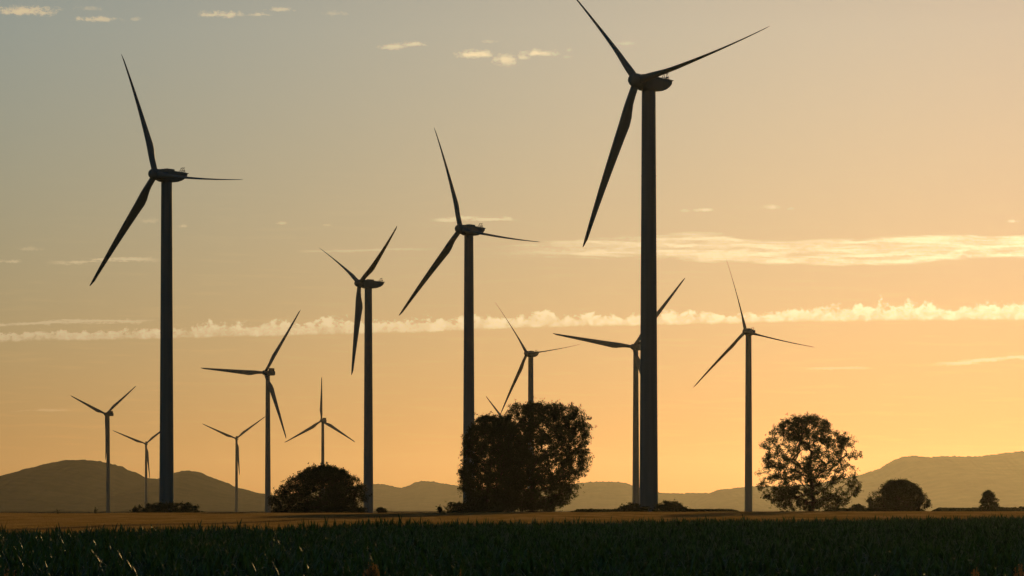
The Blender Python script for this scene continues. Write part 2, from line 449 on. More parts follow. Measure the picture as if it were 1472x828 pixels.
def build_tree(name, label, cat, Y, base_px, base_py, outline, seed, clumps, per, leaf, clump_r, trunk_r,
               depth=0.9, hollow=0.35, group=None, stems=1, fork=0.22, mat=None, twigs=True, floor_py=None):
    """outline: (row, left column, right column) measured in the photograph. Limbs grow out to leaf clumps
    scattered through that envelope, given its own depth."""
    rng = np.random.default_rng(seed)
    px = F / Y
    bx = px_x(base_px, Y); gz = float(ground_z(bx, Y)) - 0.1
    O = np.array(outline, float); O = O[np.argsort(-O[:, 0])]
    oz = px_z(O[:, 0], Y) - gz; ol = px_x(O[:, 1], Y) - bx; orr = px_x(O[:, 2], Y) - bx
    ztop = oz.max(); zlow = oz.min()
    mid = lambda z: 0.5 * (np.interp(z, oz, ol) + np.interp(z, oz, orr))
    half = lambda z: 0.5 * (np.interp(z, oz, orr) - np.interp(z, oz, ol))
    lob = rng.uniform(0, 2 * PI, 6)
    def inside(p):
        z = p[2]
        if z > ztop or z < zlow: return 9.
        hw = max(half(z), 0.05); hd = hw * depth
        ang = math.atan2(p[1] / hd, (p[0] - mid(z)) / hw)
        wob = 1 + 0.07 * math.sin(3 * ang + lob[0] + z * 0.5) + 0.06 * math.sin(5 * ang + lob[1] - z * 0.8)
        return math.hypot((p[0] - mid(z)) / hw, p[1] / hd) / (1.0 if abs(math.cos(ang)) > 0.9 else wob)
    hmax = max(half(z) for z in np.linspace(zlow, ztop, 30))
    pts = []; tries = 0
    mind = clump_r * 0.5
    while len(pts) < clumps and tries < clumps * 400:
        tries += 1
        z = rng.uniform(zlow, ztop); hw = half(z)
        p = np.array([mid(z) + rng.uniform(-1, 1) * hw, rng.uniform(-1, 1) * hw * depth, z])
        q = inside(p)
        marg = 1 - clump_r * 0.55 / max(hw, clump_r)
        if q > marg * 1.03: continue
        zc = (z - zlow) / (ztop - zlow)
        shell = max(q, abs(zc - 0.35) / 0.65)
        if shell < hollow and rng.random() > 0.45: continue
        if p[2] > ztop - clump_r * 0.45: continue
        if pts and min(np.sum((np.array(pts[-200:]) - p) ** 2, 1)) < mind * mind: continue
        pts.append(p)
    pts = np.array(pts)
    # skeleton: trunk(s), then every clump reaches for the closest piece of wood already there
    nodes = []; par = []; kids = []
    def add(p, q):
        nodes.append(np.array(p, float)); par.append(q); return len(nodes) - 1
    rootn = add((0, 0, -0.35), -1) if stems > 1 else -1
    for s in range(stems):
        off = np.array([0, 0, 0.]) if stems == 1 else np.array([rng.uniform(-.5, .5) * hmax * 0.8, rng.uniform(-.5, .5) * hmax * 0.5, 0])
        last = add(off, rootn)
        zt = zlow + (ztop - zlow) * (0.62 if stems == 1 else rng.uniform(0.3, 0.5))
        K = 9
        for i in range(1, K + 1):
            zz = zt * i / K
            tgt = np.array([mid(max(zz, zlow)), 0, 0]) * (i / K) ** 2 * 0.6
            last = add(off * (1 - 0.2 * i / K) + np.array([tgt[0] + rng.normal(0, .09) * trunk_r * 3, rng.normal(0, .09) * trunk_r * 3, zz]), last)
    order = np.argsort(np.linalg.norm(pts - np.array([0, 0, zlow + 0.3 * (ztop - zlow)]), axis=1))
    tips = []
    minz = fork * (ztop)
    for i in order:
        p = pts[i]
        A = np.array(nodes)
        d = np.linalg.norm(A - p, axis=1) + 0.9 * np.maximum(0, A[:, 2] - p[2] + 0.15 * np.linalg.norm(A[:, :2] - p[:2], axis=1)) + 100 * (A[:, 2] < 0.05) + 100 * (A[:, 2] < min(minz, p[2] * 0.6))
        j = int(np.argmin(d)); q = A[j]; L = np.linalg.norm(p - q)
        n = max(2, int(L / max(0.9, clump_r * 0.8)) + 1)
        last = j
        bow = np.array([rng.normal(0, .08), rng.normal(0, .08), 0.10]) * L
        for k in range(1, n + 1):
            t = k / n
            last = add(q + (p - q) * t + bow * math.sin(PI * t) + rng.normal(0, 0.03, 3) * L * (k < n), last)
        tips.append(last)
    N = len(nodes); load = np.zeros(N)
    for t in tips: load[t] += 1
    for i in range(N - 1, -1, -1):
        if par[i] >= 0: load[par[i]] += load[i]
    rad = trunk_r * (np.maximum(load, 0.5) / max(load.max(), 1)) ** 0.44
    rad = np.maximum(rad, trunk_r * 0.045)
    for i in range(N):                              # flare at the foot
        if nodes[i][2] < 0.4 and par[i] < 0: rad[i] *= 1.35
    V = []; Fc = []
    S = 6
    for i in range(N):
        j = par[i]
        if j < 0: continue
        p, q = nodes[j], nodes[i]; t = q - p; L = np.linalg.norm(t)
        if L < 1e-4: continue
        t /= L; a = np.cross(t, [0.31, 0.92, 0.2]); a /= np.linalg.norm(a); bb = np.cross(t, a)
        r0 = min(rad[j], rad[i] * 1.5); r1 = rad[i]
        base = len(V) * 1
        for (c, r) in ((p - t * r0 * 0.3, r0), (q + t * r1 * 0.3, r1)):
            for k in range(S): V.append(c + r * (math.cos(2 * PI * k / S) * a + math.sin(2 * PI * k / S) * bb))
        for k in range(S): Fc.append((base + k, base + (k + 1) % S, base + S + (k + 1) % S, base + S + k))
    root = empty(name, (bx, Y, gz))
    tag(root, label, cat, group)
    obj('trunk', raw_mesh('trunk', np.array(V), np.array(Fc, dtype=np.int32), True), BARK, root)
    # leaves: around every clump, thicker towards its outside, plus along the outer twigs
    C = []
    for i, p in enumerate(pts):
        n = int(per * rng.uniform(0.55, 1.45)); r = clump_r * rng.uniform(0.7, 1.25)
        d = rng.normal(size=(n, 3)); d /= np.linalg.norm(d, axis=1, keepdims=True)
        rr = r * rng.random((n, 1)) ** 0.5
        sub = rng.normal(size=(6, 3)) * 0.55 * r            # little sprays inside the clump
        c = p + np.where(rng.random((n, 1)) < 0.55, d * rr * [1, 1, 0.8], sub[rng.integers(0, 6, n)] + d * rr * 0.38)
        C.append(c)
    if twigs:
        for t in tips:
            q = nodes[par[t]]; p = nodes[t]; n = max(1, int(per * 0.12)); s = rng.random((n, 1))
            C.append(q + (p - q) * s + rng.normal(size=(n, 3)) * clump_r * 0.28)
    C = np.concatenate(C)
    low = 0.12 if floor_py is None else px_z(floor_py, Y) - gz
    C = C[C[:, 2] > low]
    vv, ff = leaf_quads(rng, C, leaf)
    obj('crown', raw_mesh('crown', vv, ff), mat or FOLIAGE, root)
    return root


build_tree('broadleaf_tree', 'airy round broadleaf tree at the right, its trunk and limbs showing against the sky', 'tree', 790., 1167, 736,
           [(597, 1150, 1174), (600, 1138, 1180), (606, 1124, 1193), (615, 1109, 1203), (624, 1103, 1222), (634, 1095, 1234), (655, 1088, 1240), (666, 1094, 1226),
            (678, 1088, 1231), (692, 1089, 1238), (706, 1091, 1243), (716, 1097, 1228), (726, 1108, 1215), (733, 1128, 1200)],
           5, 900, 95, 0.25, 0.74, 0.55, depth=0.85, hollow=0.55, fork=0.2, group='trees at the far edge of the wheat')
build_tree('broadleaf_tree', 'big dense dark tree in the middle with two round top lobes', 'tree', 800., 765, 737,
           [(579, 760, 808), (581, 740, 822), (585, 733, 832), (592, 727, 842), (601, 720, 849), (617, 710, 853), (640, 706, 848), (662, 706, 852), (675, 706, 846), (690, 708, 834),
            (703, 708, 835), (715, 710, 827), (724, 716, 821), (733, 724, 800)],
           8, 1500, 105, 0.27, 0.88, 0.6, depth=0.9, hollow=0.45, fork=0.12, group='trees at the far edge of the wheat')
build_tree('broadleaf_tree', 'lower dense tree joined to the left side of the big two-lobed tree', 'tree', 792., 700, 737,
           [(597, 698, 714), (600, 689, 727), (606, 680, 740), (614, 671, 748), (628, 662, 758), (640, 664, 762), (660, 662, 762), (680, 657, 760), (691, 655, 758), (705, 661, 750), (720, 666, 746), (730, 670, 742), (736, 676, 736)],
           14, 1150, 105, 0.27, 0.85, 0.45, depth=0.8, hollow=0.4, fork=0.08, group='trees at the far edge of the wheat')
build_tree('broadleaf_tree', 'dark dome-shaped tree between the boxy turbine and the V-bladed turbine', 'tree', 800., 460, 737,
           [(669, 462, 476), (672, 446, 488), (677, 432, 498), (684, 420, 510), (693, 410, 520), (702, 398, 527), (710, 390, 530), (720, 386, 530), (728, 386, 529), (737, 388, 528)],
           21, 1000, 85, 0.27, 0.8, 0.38, depth=0.8, hollow=0.3, fork=0.05, group='trees at the far edge of the wheat')
build_tree('broadleaf_tree', 'low wide dome-shaped tree right of the airy round tree, before the right hill', 'tree', 860., 1293, 735,
           [(690, 1290, 1303), (693, 1277, 1311), (700, 1261, 1320), (708, 1252, 1330), (717, 1246, 1339), (724, 1246, 1339), (732, 1248, 1334), (735, 1250, 1330)],
           33, 520, 80, 0.27, 0.75, 0.28, depth=0.8, hollow=0.25, fork=0.05, group='trees at the far edge of the wheat')
build_tree('small_tree', 'small rounded young tree alone at the far right before the hill', 'tree', 900., 1422, 735,
           [(705, 1418, 1425), (708, 1414, 1430), (713, 1411, 1433), (718, 1408, 1436), (725, 1405, 1440), (731, 1406, 1441), (736, 1409, 1437)],
           41, 190, 44, 0.27, 0.40, 0.12, depth=0.9, hollow=0.1, fork=0.1, group='trees at the far edge of the wheat')

# bushes and hedges: many-stemmed
BG = 'bushes along the far edge of the wheat'
build_tree('bush', 'long low clump of bushes round the foot of the tall left turbine', 'bush', 1118., 241, 737,
           [(722, 256, 268), (724, 216, 275), (727, 198, 284), (730, 192, 290), (735, 190, 293), (738, 190, 293)],
           51, 190, 46, 0.42, 0.75, 0.12, depth=0.25, hollow=0.0, stems=9, fork=0.0, group=BG, mat=HEDGE)
build_tree('bush', 'bush against the left side of the nearest turbine tower', 'bush', 880., 908, 735,
           [(722.5, 908, 913), (726, 897, 920), (729, 891, 930), (732, 886, 938), (736, 884, 940)],
           52, 80, 44, 0.38, 0.6, 0.1, depth=0.4, hollow=0.0, stems=5, fork=0.0, group=BG, mat=HEDGE)
build_tree('bush', 'bush against the right side of the nearest turbine tower', 'bush', 880., 962, 735,
           [(720.5, 956, 966), (723, 950, 977), (727, 942, 984), (731, 936, 991), (736, 934, 994)],
           53, 90, 44, 0.38, 0.6, 0.1, depth=0.4, hollow=0.0, stems=5, fork=0.0, group=BG, mat=HEDGE)
build_tree('bush', 'dark bush at the left foot of the big joined trees', 'bush', 815., 666, 737,
           [(721, 651, 690), (724, 645, 700), (729, 640, 705), (733, 636, 708), (737, 636, 708)],
           54, 110, 44, 0.4, 0.65, 0.1, depth=0.5, hollow=0.0, stems=5, fork=0.0, group=BG, mat=HEDGE)
build_tree('bush', 'tiny bush at the left end of the bushes by the big joined trees', 'bush', 815., 632.5, 737,
           [(728, 631, 634), (731, 628.5, 636.5), (737, 629, 636)],
           55, 16, 36, 0.32, 0.4, 0.05, depth=0.8, hollow=0.0, stems=2, fork=0.0, group=BG, mat=HEDGE)
build_tree('bush', 'small bush just right of the V-bladed turbine tower', 'bush', 830., 547, 737,
           [(730, 543, 551), (733, 539, 556), (738, 537, 559)],
           56, 26, 40, 0.34, 0.45, 0.06, depth=0.7, hollow=0.0, stems=3, fork=0.0, group=BG, mat=HEDGE)
build_tree('bush', 'small ragged bush between the airy round tree and the low dome-shaped tree', 'bush', 850., 1232, 735,
           [(724, 1235, 1241), (728, 1222, 1246), (732, 1216, 1250), (737, 1214, 1252)],
           57, 44, 40, 0.36, 0.5, 0.06, depth=0.7, hollow=0.0, stems=3, fork=0.0, group=BG, mat=HEDGE)


def build_hedge(label, Y, x0, x1, ytop, seed, n, hgt):
    rng = np.random.default_rng(seed)
    X0, X1 = px_x(x0, Y), px_x(x1, Y)
    cx = 0.5 * (X0 + X1); gz = float(ground_z(cx, Y))
    root = empty('hedge', (cx, Y, gz)); tag(root, label, 'hedge', 'clipped hedges on the plain')
    zt = px_z(ytop, Y) - gz
    xs = rng.uniform(X0, X1, n) - cx
    env = zt * (0.86 + 0.28 * value_noise1(xs + 500, seed, 3.0) * value_noise1(xs + 900, seed + 1, 0.9))
    e = np.minimum(1, np.minimum(xs + cx - X0, X1 - xs - cx) / 3.0) ** 0.5
    C = np.stack([xs, rng.uniform(-1.2, 1.2, n), 0.05 + env * e * rng.random(n) ** 0.7], -1)
    vv, ff = leaf_quads(rng, C, 0.5)
    obj('foliage', raw_mesh('foliage', vv, ff), HEDGE, root)
    m = MB()
    for x in np.arange(X0 - cx + 1, X1 - cx - 1, 2.2): m.tube([(x, 0, -0.2), (x + rng.normal(0, .1), 0, zt * 0.45), (x + rng.normal(0, .3), rng.normal(0, .2), zt * 0.75)], [0.09, 0.06, 0.03], 5)
    m.tube([(X0 - cx + 0.8, 0, 0.0), (0, 0, 0.02), (X1 - cx - 0.8, 0, 0.0)], 0.09, 5)
    obj('stem', m.mesh('stem'), BARK, root)

build_hedge('flat low hedge running right from the bushes at the nearest turbine tower', 960., 975, 1069, 731.3, 61, 9000, 1.5)
build_hedge('flat low hedge left of the bushes at the nearest turbine tower, behind the big tree', 960., 815, 905, 731.5, 62, 9000, 1.5)
build_hedge('long low hedge crossing the plain at the far right, behind the small young tree', 1300., 1336, 1560, 729.0, 63, 16000, 2.0)
build_hedge('low hedge between the airy round tree and the low dome-shaped tree', 1290., 1180, 1335, 730.3, 64, 12000, 2.0)


# ---------------------------------------------------------------- maize and wheat (stuff)
def edge_y(x):
    """far edge of the maize: nearer at the left, farther at the right"""
    return np.interp(x, [-90, -37.6, 0, 61, 130], [175, 230, 305, 418, 520])


def corn_leaf(rng, V, Fc, base, az, L, w, up0, droop, seg):
    """arching strip with a folded midrib"""
    d = np.array([math.cos(az), math.sin(az), 0]); s = np.array([-math.sin(az), math.cos(az), 0])
    ang = up0; p = np.array(base, float); st = L / seg
    tw = rng.normal(0, 0.3)
    k0 = len(V)
    for i in range(seg + 1):
        t = i / seg
        ww = w * (0.55 + 0.9 * t - 1.45 * t * t) * 1.15 if t < 1 else 0.0
        ww = max(ww, 0.004)
        tt = tw * t
        nrm = -math.sin(ang) * d + math.cos(ang) * np.array([0, 0, 1.])
        side = math.cos(tt) * s + math.sin(tt) * nrm
        V.append(p + side * ww * 0.5 + nrm * ww * 0.10); V.append(p); V.append(p - side * ww * 0.5 + nrm * ww * 0.10)
        p = p + st * (math.cos(ang) * d + math.sin(ang) * np.array([0, 0, 1.]))
        ang -= droop / seg * (0.6 + 0.9 * t)
    for i in range(seg):
        a = k0 + 3 * i
        Fc += [(a, a + 1, a + 4, a + 3), (a + 1, a + 2, a + 5, a + 4)]


def corn_patch(seed, w=4.0, d=3.0):
    rng = np.random.default_rng(seed); V = []; Fc = []
    for r in range(4):
        y = (r + 0.5) * 0.75 - d / 2
        for x in np.arange(-w / 2 + 0.15, w / 2, 0.31):
            if rng.random() < 0.05: continue
            bx = x + rng.normal(0, .03); by = y + rng.normal(0, .05)
            H = rng.normal(1.62, 0.18) * (1.12 if rng.random() < 0.12 else 1)
            lx, ly = rng.normal(0, .04, 2)
            az0 = rng.uniform(0, PI)
            k0 = len(V)
            for (z, q) in ((0, .014), (H * .6, .012), (H, .006)):
                for k in range(4): V.append(np.array([bx + lx * z + q * math.cos(k * PI / 2), by + ly * z + q * math.sin(k * PI / 2), z]))
            for i in range(2):
                for k in range(4): Fc.append((k0 + 4 * i + k, k0 + 4 * i + (k + 1) % 4, k0 + 4 * i + 4 + (k + 1) % 4, k0 + 4 * i + 4 + k))
            nl = 8
            for i in range(nl):
                t = i / (nl - 1); z = H * (0.40 + 0.58 * t)
                az = az0 + (i % 2) * PI + rng.normal(0, .35)
                L = rng.uniform(.6, .95) * (1 - 0.35 * max(0, t - .6)); wd = rng.uniform(.10, .165)
                up = rng.uniform(.6, 1.15) + 0.3 * t; dr = rng.uniform(1.4, 2.8) * (1 - 0.4 * t)
                if t > .7:
                    if rng.random() < 0.6: up = rng.uniform(1.15, 1.5); dr = rng.uniform(0.1, .8)
                    else: up = rng.uniform(.85, 1.3); dr = rng.uniform(1.6, 2.7); L *= 0.9
                corn_leaf(rng, V, Fc, (bx + lx * z, by + ly * z, z), az, L, wd, up, dr, 6 if t > 0.3 else 4)
    me = raw_mesh('maize_patch', np.array(V), np.array(Fc, dtype=np.int32), True)
    me.materials.append(CORN); return me


def wheat_patch(seed, s=4.0, n=1500):
    rng = np.random.default_rng(seed)
    x = rng.uniform(-s / 2, s / 2, n); y = rng.uniform(-s / 2, s / 2, n)
    h = rng.normal(0.82, 0.055, n); a = rng.uniform(0, PI, n); w = rng.uniform(.016, .03, n)
    ln = rng.normal(0, .10, (n, 2)) + np.array([0.05, 0.0])
    ca, sa = np.cos(a), np.sin(a)
    P0 = np.stack([x, y, np.zeros(n)], -1); P1 = np.stack([x + ln[:, 0] * .5, y + ln[:, 1] * .5, h * .8], -1)
    P2 = np.stack([x + ln[:, 0] * 1.1, y + ln[:, 1] * 1.1, h], -1)
    S = np.stack([ca, sa, np.zeros(n)], -1)
    e = w[:, None] * 1.3
    V = np.stack([P0 - S * w[:, None] * .5, P0 + S * w[:, None] * .5, P1 + S * e, P1 - S * e, P2 + S * e * .6, P2 - S * e * .6], 1).reshape(-1, 3)
    k = np.arange(n)[:, None] * 6
    Fc = np.concatenate([k + np.array([[0, 1, 2, 3]]), k + np.array([[3, 2, 4, 5]])])
    me = raw_mesh('wheat_patch', V, Fc.astype(np.int32)); me.materials.append(WHEAT); return me


def scatter(name, points, rots, scales, patches, label, cat):
    """one object whose geometry nodes set a patch of plants on each point"""
    col = bpy.data.collections.new(name + '_patches')
    for i, me in enumerate(patches):
        col.objects.link(bpy.data.objects.new(name + '_patch', me))
    me = bpy.data.meshes.new(name)
    n = len(points)
    me.vertices.add(n); me.vertices.foreach_set('co', np.asarray(points, np.float32).ravel())
    at = me.attributes.new('rot', 'FLOAT_VECTOR', 'POINT'); at.data.foreach_set('vector', np.asarray(rots, np.float32).ravel())
    at = me.attributes.new('scl', 'FLOAT_VECTOR', 'POINT'); at.data.foreach_set('vector', np.asarray(scales, np.float32).ravel())
    at = me.attributes.new('pick', 'INT', 'POINT'); at.data.foreach_set('value', np.random.default_rng(3).integers(0, len(patches), n).astype(np.int32))
    o = obj(name, me, None)
    ng = bpy.data.node_groups.new(name + '_nodes', 'GeometryNodeTree')
    ng.interface.new_socket('Geometry', in_out='INPUT', socket_type='NodeSocketGeometry')
    ng.interface.new_socket('Geometry', in_out='OUTPUT', socket_type='NodeSocketGeometry')
    N, L = ng.nodes, ng.links
    gi, go = N.new('NodeGroupInput'), N.new('NodeGroupOutput')
    ci = N.new('GeometryNodeCollectionInfo'); ci.inputs['Collection'].default_value = col
    ci.inputs['Separate Children'].default_value = True; ci.inputs['Reset Children'].default_value = True
    ip = N.new('GeometryNodeInstanceOnPoints'); ip.inputs['Pick Instance'].default_value = True
    def na(nm, t):
        q = N.new('GeometryNodeInputNamedAttribute'); q.data_type = t; q.inputs['Name'].default_value = nm
        return q.outputs['Attribute']
    L.new(gi.outputs[0], ip.inputs['Points']); L.new(ci.outputs[0], ip.inputs['Instance'])
    L.new(na('pick', 'INT'), ip.inputs['Instance Index']); L.new(na('rot', 'FLOAT_VECTOR'), ip.inputs['Rotation']); L.new(na('scl', 'FLOAT_VECTOR'), ip.inputs['Scale'])
    L.new(ip.outputs[0], go.inputs[0])
    md = o.modifiers.new('scatter', 'NODES'); md.node_group = ng
    tag(o, label, cat, kind='stuff')
    return o


def build_crops():
    rng = np.random.default_rng(77)
    pts = []; rot = []; scl = []
    for y in np.arange(112, 560, 3.0):
        hw = 0.1334 * y * 1.15 + 8
        for x in np.arange(-hw, hw + 4, 4.0):
            xx = x + rng.uniform(-.4, .4)
            if y + 1.5 > edge_y(xx): continue
            pts.append((xx, y, float(ground_z(xx, y)))); rot.append((0, 0, (PI if rng.random() < .5 else 0) + R(2)))
            h = 0.84 + 0.14 * value_noise1(np.array([xx + 1000. + 0.3 * y]), 9, 9.)[0] + 0.16 * value_noise1(np.array([y + 300. + 0.06 * xx]), 10, 11.)[0] + rng.normal(0, .04)
            scl.append((1, 1, h))
    scatter('maize_crop', pts, rot, scl, [corn_patch(100 + i) for i in range(7)], 'dense green maize crop filling the foreground', 'maize')
    pts = []; rot = []; scl = []
    for y in np.arange(180, 800, 3.7):
        hw = 0.1334 * y * 1.12 + 10
        for x in np.arange(-hw, hw + 3.7, 3.7):
            xx = x + rng.uniform(-.3, .3); yy = y + rng.uniform(-.3, .3)
            if yy - 2.5 < edge_y(xx) or yy > 772 + 8 * math.sin(xx * .03): continue
            pts.append((xx, yy, float(ground_z(xx, yy)))); rot.append((0, 0, rng.integers(0, 4) * PI / 2))
            h = 0.93 + 0.16 * value_noise1(np.array([xx + 2000. + 0.2 * yy]), 19, 9.)[0]
            scl.append((1, 1, h))
    scatter('wheat_crop', pts, rot, scl, [wheat_patch(200 + i) for i in range(6)], 'band of ripe golden wheat behind the maize', 'wheat')

build_crops()


# tall dry grasses standing up in front of the maize and thin weeds on the crest
def build_tuft(label, px, py_top, Y, width_px, seed, n):
    rng = np.random.default_rng(seed)
    x = px_x(px, Y); gz = float(ground_z(x, Y)); H = px_z(py_top, Y) - gz; wd = width_px * Y / F * 0.5
    V = []; Fc = []; hv = []; hf = []
    for i in range(n):
        a = rng.uniform(0, 2 * PI); r = rng.random() ** 0.6
        top = np.array([math.cos(a) * r * wd, math.sin(a) * r * wd, H * (1 - 0.22 * r * r) * rng.uniform(.82, 1.0)])
        b0 = np.array([math.cos(a) * r * wd * .35, math.sin(a) * r * wd * .35, 0])
        k0 = len(V); q = rng.uniform(0, PI); s = np.array([math.cos(q), math.sin(q), 0]) * 0.006
        for t in (0, .5, 1.):
            p = b0 + (top - b0) * t + np.array([0, 0, .06 * math.sin(PI * t)])
            V += [p - s, p + s]
        Fc += [(k0, k0 + 1, k0 + 3, k0 + 2), (k0 + 2, k0 + 3, k0 + 5, k0 + 4)]
        m = 14                                        # loose seed head
        t = rng.random((m, 1)); c = top - (top - b0) / np.linalg.norm(top - b0) * t * 0.34 + rng.normal(size=(m, 3)) * 0.035 * (0.4 + t)
        hv.append(c)
    vv, ff = leaf_quads(rng, np.concatenate(hv), 0.055)
    o = obj('grass_tuft', raw_mesh('grass_tuft', np.concatenate([np.array(V), vv]), np.concatenate([np.array(Fc, dtype=np.int32), ff + len(V)])), STRAW)
    o.location = (x, Y, gz); tag(o, label, 'grass tuft', 'dry grasses in front of the maize')

build_tuft('orange dry grass tuft at the bottom edge, left of centre', 538, 805, 113., 42, 71, 130)
build_tuft('sparse pale grass tuft at the bottom left corner', 14, 814, 113., 26, 72, 60)
build_tuft('dry grass tuft at the bottom right corner', 1466, 808, 113., 30, 73, 80)
build_tuft('pale feathery grass tuft a little in from the bottom right corner', 1402, 814, 113., 24, 74, 60)
build_tuft('low brownish grass tuft at the bottom edge between the orange tuft and the middle', 662, 817, 113., 16, 75, 18)
build_tuft('low yellowish grass tuft at the bottom edge, second from the left corner', 138, 820, 113., 12, 76, 14)


def build_weed(label, px, py_top, Y, seed):
    rng = np.random.default_rng(seed)
    x = px_x(px, Y); gz = float(ground_z(x, Y)); H = px_z(py_top, Y) - gz
    m = MB(); tips = []
    for k in range(4):
        a = rng.uniform(0, 2 * PI); sp = rng.uniform(.1, .5); h = H * rng.uniform(.75, 1)
        e = (math.cos(a) * sp, math.sin(a) * sp, h); m.tube([(0, 0, -.1), (e[0] * .3, e[1] * .3, h * .6), e], [.035, .03, .02], 5); tips.append(e)
    C = np.concatenate([np.array(t) * (1 - 0.7 * q) + rng.normal(size=(5, 3)) * .09 for t in tips for q in np.linspace(0, 1, 6)])
    vv, ff = leaf_quads(rng, C, 0.22); m.add(vv, ff.tolist())
    o = obj('tall_weed', m.mesh('tall_weed'), HEDGE); o.location = (x, Y, gz)
    tag(o, label, 'weed', 'thin weeds on the field crest')

build_weed('thin weed on the field crest at the far left, under the high hill', 83, 732.0, 742., 81)
build_weed('thin weed on the field crest left of the leftmost small turbine', 136, 730.5, 742., 82)


# ---------------------------------------------------------------- sky, sun, haze
LOW, HIGH, LEFT, RIGHT = (0.83, 0.61, 0.50), (1.33, 1.22, 1.20), (1.19, 1.27, 1.17), (0.89, 0.84, 0.79)


def build_world():
    w = bpy.data.worlds.new('World'); SC.world = w; w.use_nodes = True
    nt = w.node_tree; g = NG(nt); L = nt.links
    bg = nt.nodes['Background']; bg.inputs[1].default_value = 0.06
    sky = nt.nodes.new('ShaderNodeTexSky'); sky.sky_type = 'NISHITA'; sky.sun_disc = False
    sky.sun_elevation = R(SUN_EL); sky.sun_rotation = R(SUN_AZ)
    sky.air_density = 1.0; sky.dust_density = 1.0; sky.ozone_density = 4.0; sky.altitude = 0
    # clouds far out in the sky, by compass direction and elevation
    tc = nt.nodes.new('ShaderNodeTexCoord'); sp = nt.nodes.new('ShaderNodeSeparateXYZ'); L.new(tc.outputs['Generated'], sp.inputs[0])
    x, y, z = sp.outputs
    az = g.m('ARCTAN2', x, y)
    el = g.m('DIVIDE', z, g.m('SQRT', g.m('ADD', g.m('MULTIPLY', x, x), g.m('MULTIPLY', y, y))))
    U = g.m('MULTIPLY', az, F); V = g.m('MULTIPLY', el, F)      # 5520 to the radian
    def uv(px, py):
        a = math.atan((px - CX) / F); return a * F, (HY - py) * math.cos(a)
    P = g.xyz(g.m('DIVIDE', U, 100.), g.m('DIVIDE', V, 100.))
    Ps = g.xyz(g.m('DIVIDE', U, 85.), g.m('DIVIDE', g.m('ADD', V, g.m('MULTIPLY', U, 0.012)), 7.))      # stretched along the wind
    n1 = g.noise(P, 5.0, 7, 0.62, 0.5)
    n2 = g.noise(Ps, 1.1, 6, 0.62, 0.7)
    n3 = g.noise(P, 2.0, 3, 0.5)
    n4 = g.noise(g.xyz(g.m('DIVIDE', U, 100.), g.m('DIVIDE', V, 60.)), 13., 5, 0.65, 0.6)
    c1 = g.m('SUBTRACT', n1, 0.5); c2 = g.m('SUBTRACT', n2, 0.5); c3 = g.m('SUBTRACT', n3, 0.5); c4 = g.m('SUBTRACT', n4, 0.5)
    masks = []
    # rolling band with a flat foot and billowing top
    foot = [(-300, 500), (0, 491.5), (240, 487), (480, 481), (650, 476), (736, 472), (920, 468), (1200, 462), (1472, 460), (1800, 455)]
    fc = g.curve(U, [uv(*p) for p in foot], 150, 350)
    hgt = g.curve(U, [(uv(px, 480)[0], h) for px, h in [(-300, 12), (0, 13), (250, 17), (420, 23), (560, 21), (800, 18), (1100, 16), (1250, 22), (1400, 23), (1800, 22)]], 0, 40)
    hgt = g.m('ADD', g.m('MULTIPLY', hgt, 1.12), g.m('MULTIPLY', c3, 30.))
    dv = g.m('SUBTRACT', V, fc)
    q = g.m('DIVIDE', dv, hgt)
    a_top = g.step(g.m('ADD', g.m('ADD', g.m('SUBTRACT', 1.0, q), g.m('MULTIPLY', c1, 2.2)), g.m('MULTIPLY', c4, 1.0)), 0.05, 0.4)
    a_bot = g.step(g.m('ADD', dv, g.m('MULTIPLY', c1, 6.0)), -1.0, 4.0)
    st = g.lin(U, uv(0, 480)[0], uv(1300, 450)[0], 0.55, 0.9)
    bill = g.m('ADD', g.m('MULTIPLY', n1, 0.6), g.m('MULTIPLY', n4, 0.4))
    tex = g.m('ADD', g.lin(bill, 0.40, 0.60, 0.25, 0.95), g.m('MULTIPLY', g.step(q, 0.2, 0.9), 0.25), None, True)
    masks.append(g.m('MULTIPLY', g.m('MULTIPLY', g.m('MULTIPLY', a_top, a_bot), st), tex))
    # fibrous sheet of long streaks at the right
    top = g.curve(U, [uv(*p) for p in [(500, 356), (690, 353), (800, 344), (900, 340), (1000, 333), (1040, 336), (1075, 345), (1200, 344), (1300, 338), (1472, 336), (1800, 330)]], 250, 450)
    bot = g.curve(U, [uv(*p) for p in [(500, 368), (690, 371), (920, 372), (1050, 378), (1200, 382), (1300, 380), (1400, 372), (1472, 370), (1800, 362)]], 250, 450)
    wob = g.m('ADD', g.m('MULTIPLY', c3, 7.), g.m('MULTIPLY', c2, 9.))
    e1 = g.step(g.m('ADD', g.m('SUBTRACT', top, V), wob), -1., 6.)
    e2 = g.step(g.m('ADD', g.m('SUBTRACT', V, bot), wob), -1., 6.)
    fib = g.m('ADD', g.m('MULTIPLY', n2, 0.75), g.m('MULTIPLY', n4, 0.25))
    fib = g.m('POWER', g.step(fib, 0.36, 0.62), 1.2)
    core = g.m('MULTIPLY', g.m('MULTIPLY', e1, e2), g.m('MULTIPLY', g.step(U, uv(670, 350)[0], uv(900, 350)[0]), g.lin(U, uv(900, 350)[0], uv(1472, 350)[0], 0.70, 0.95)))
    masks.append(g.m('MULTIPLY', core, g.m('ADD', g.m('MULTIPLY', fib, 0.9), 0.1)))
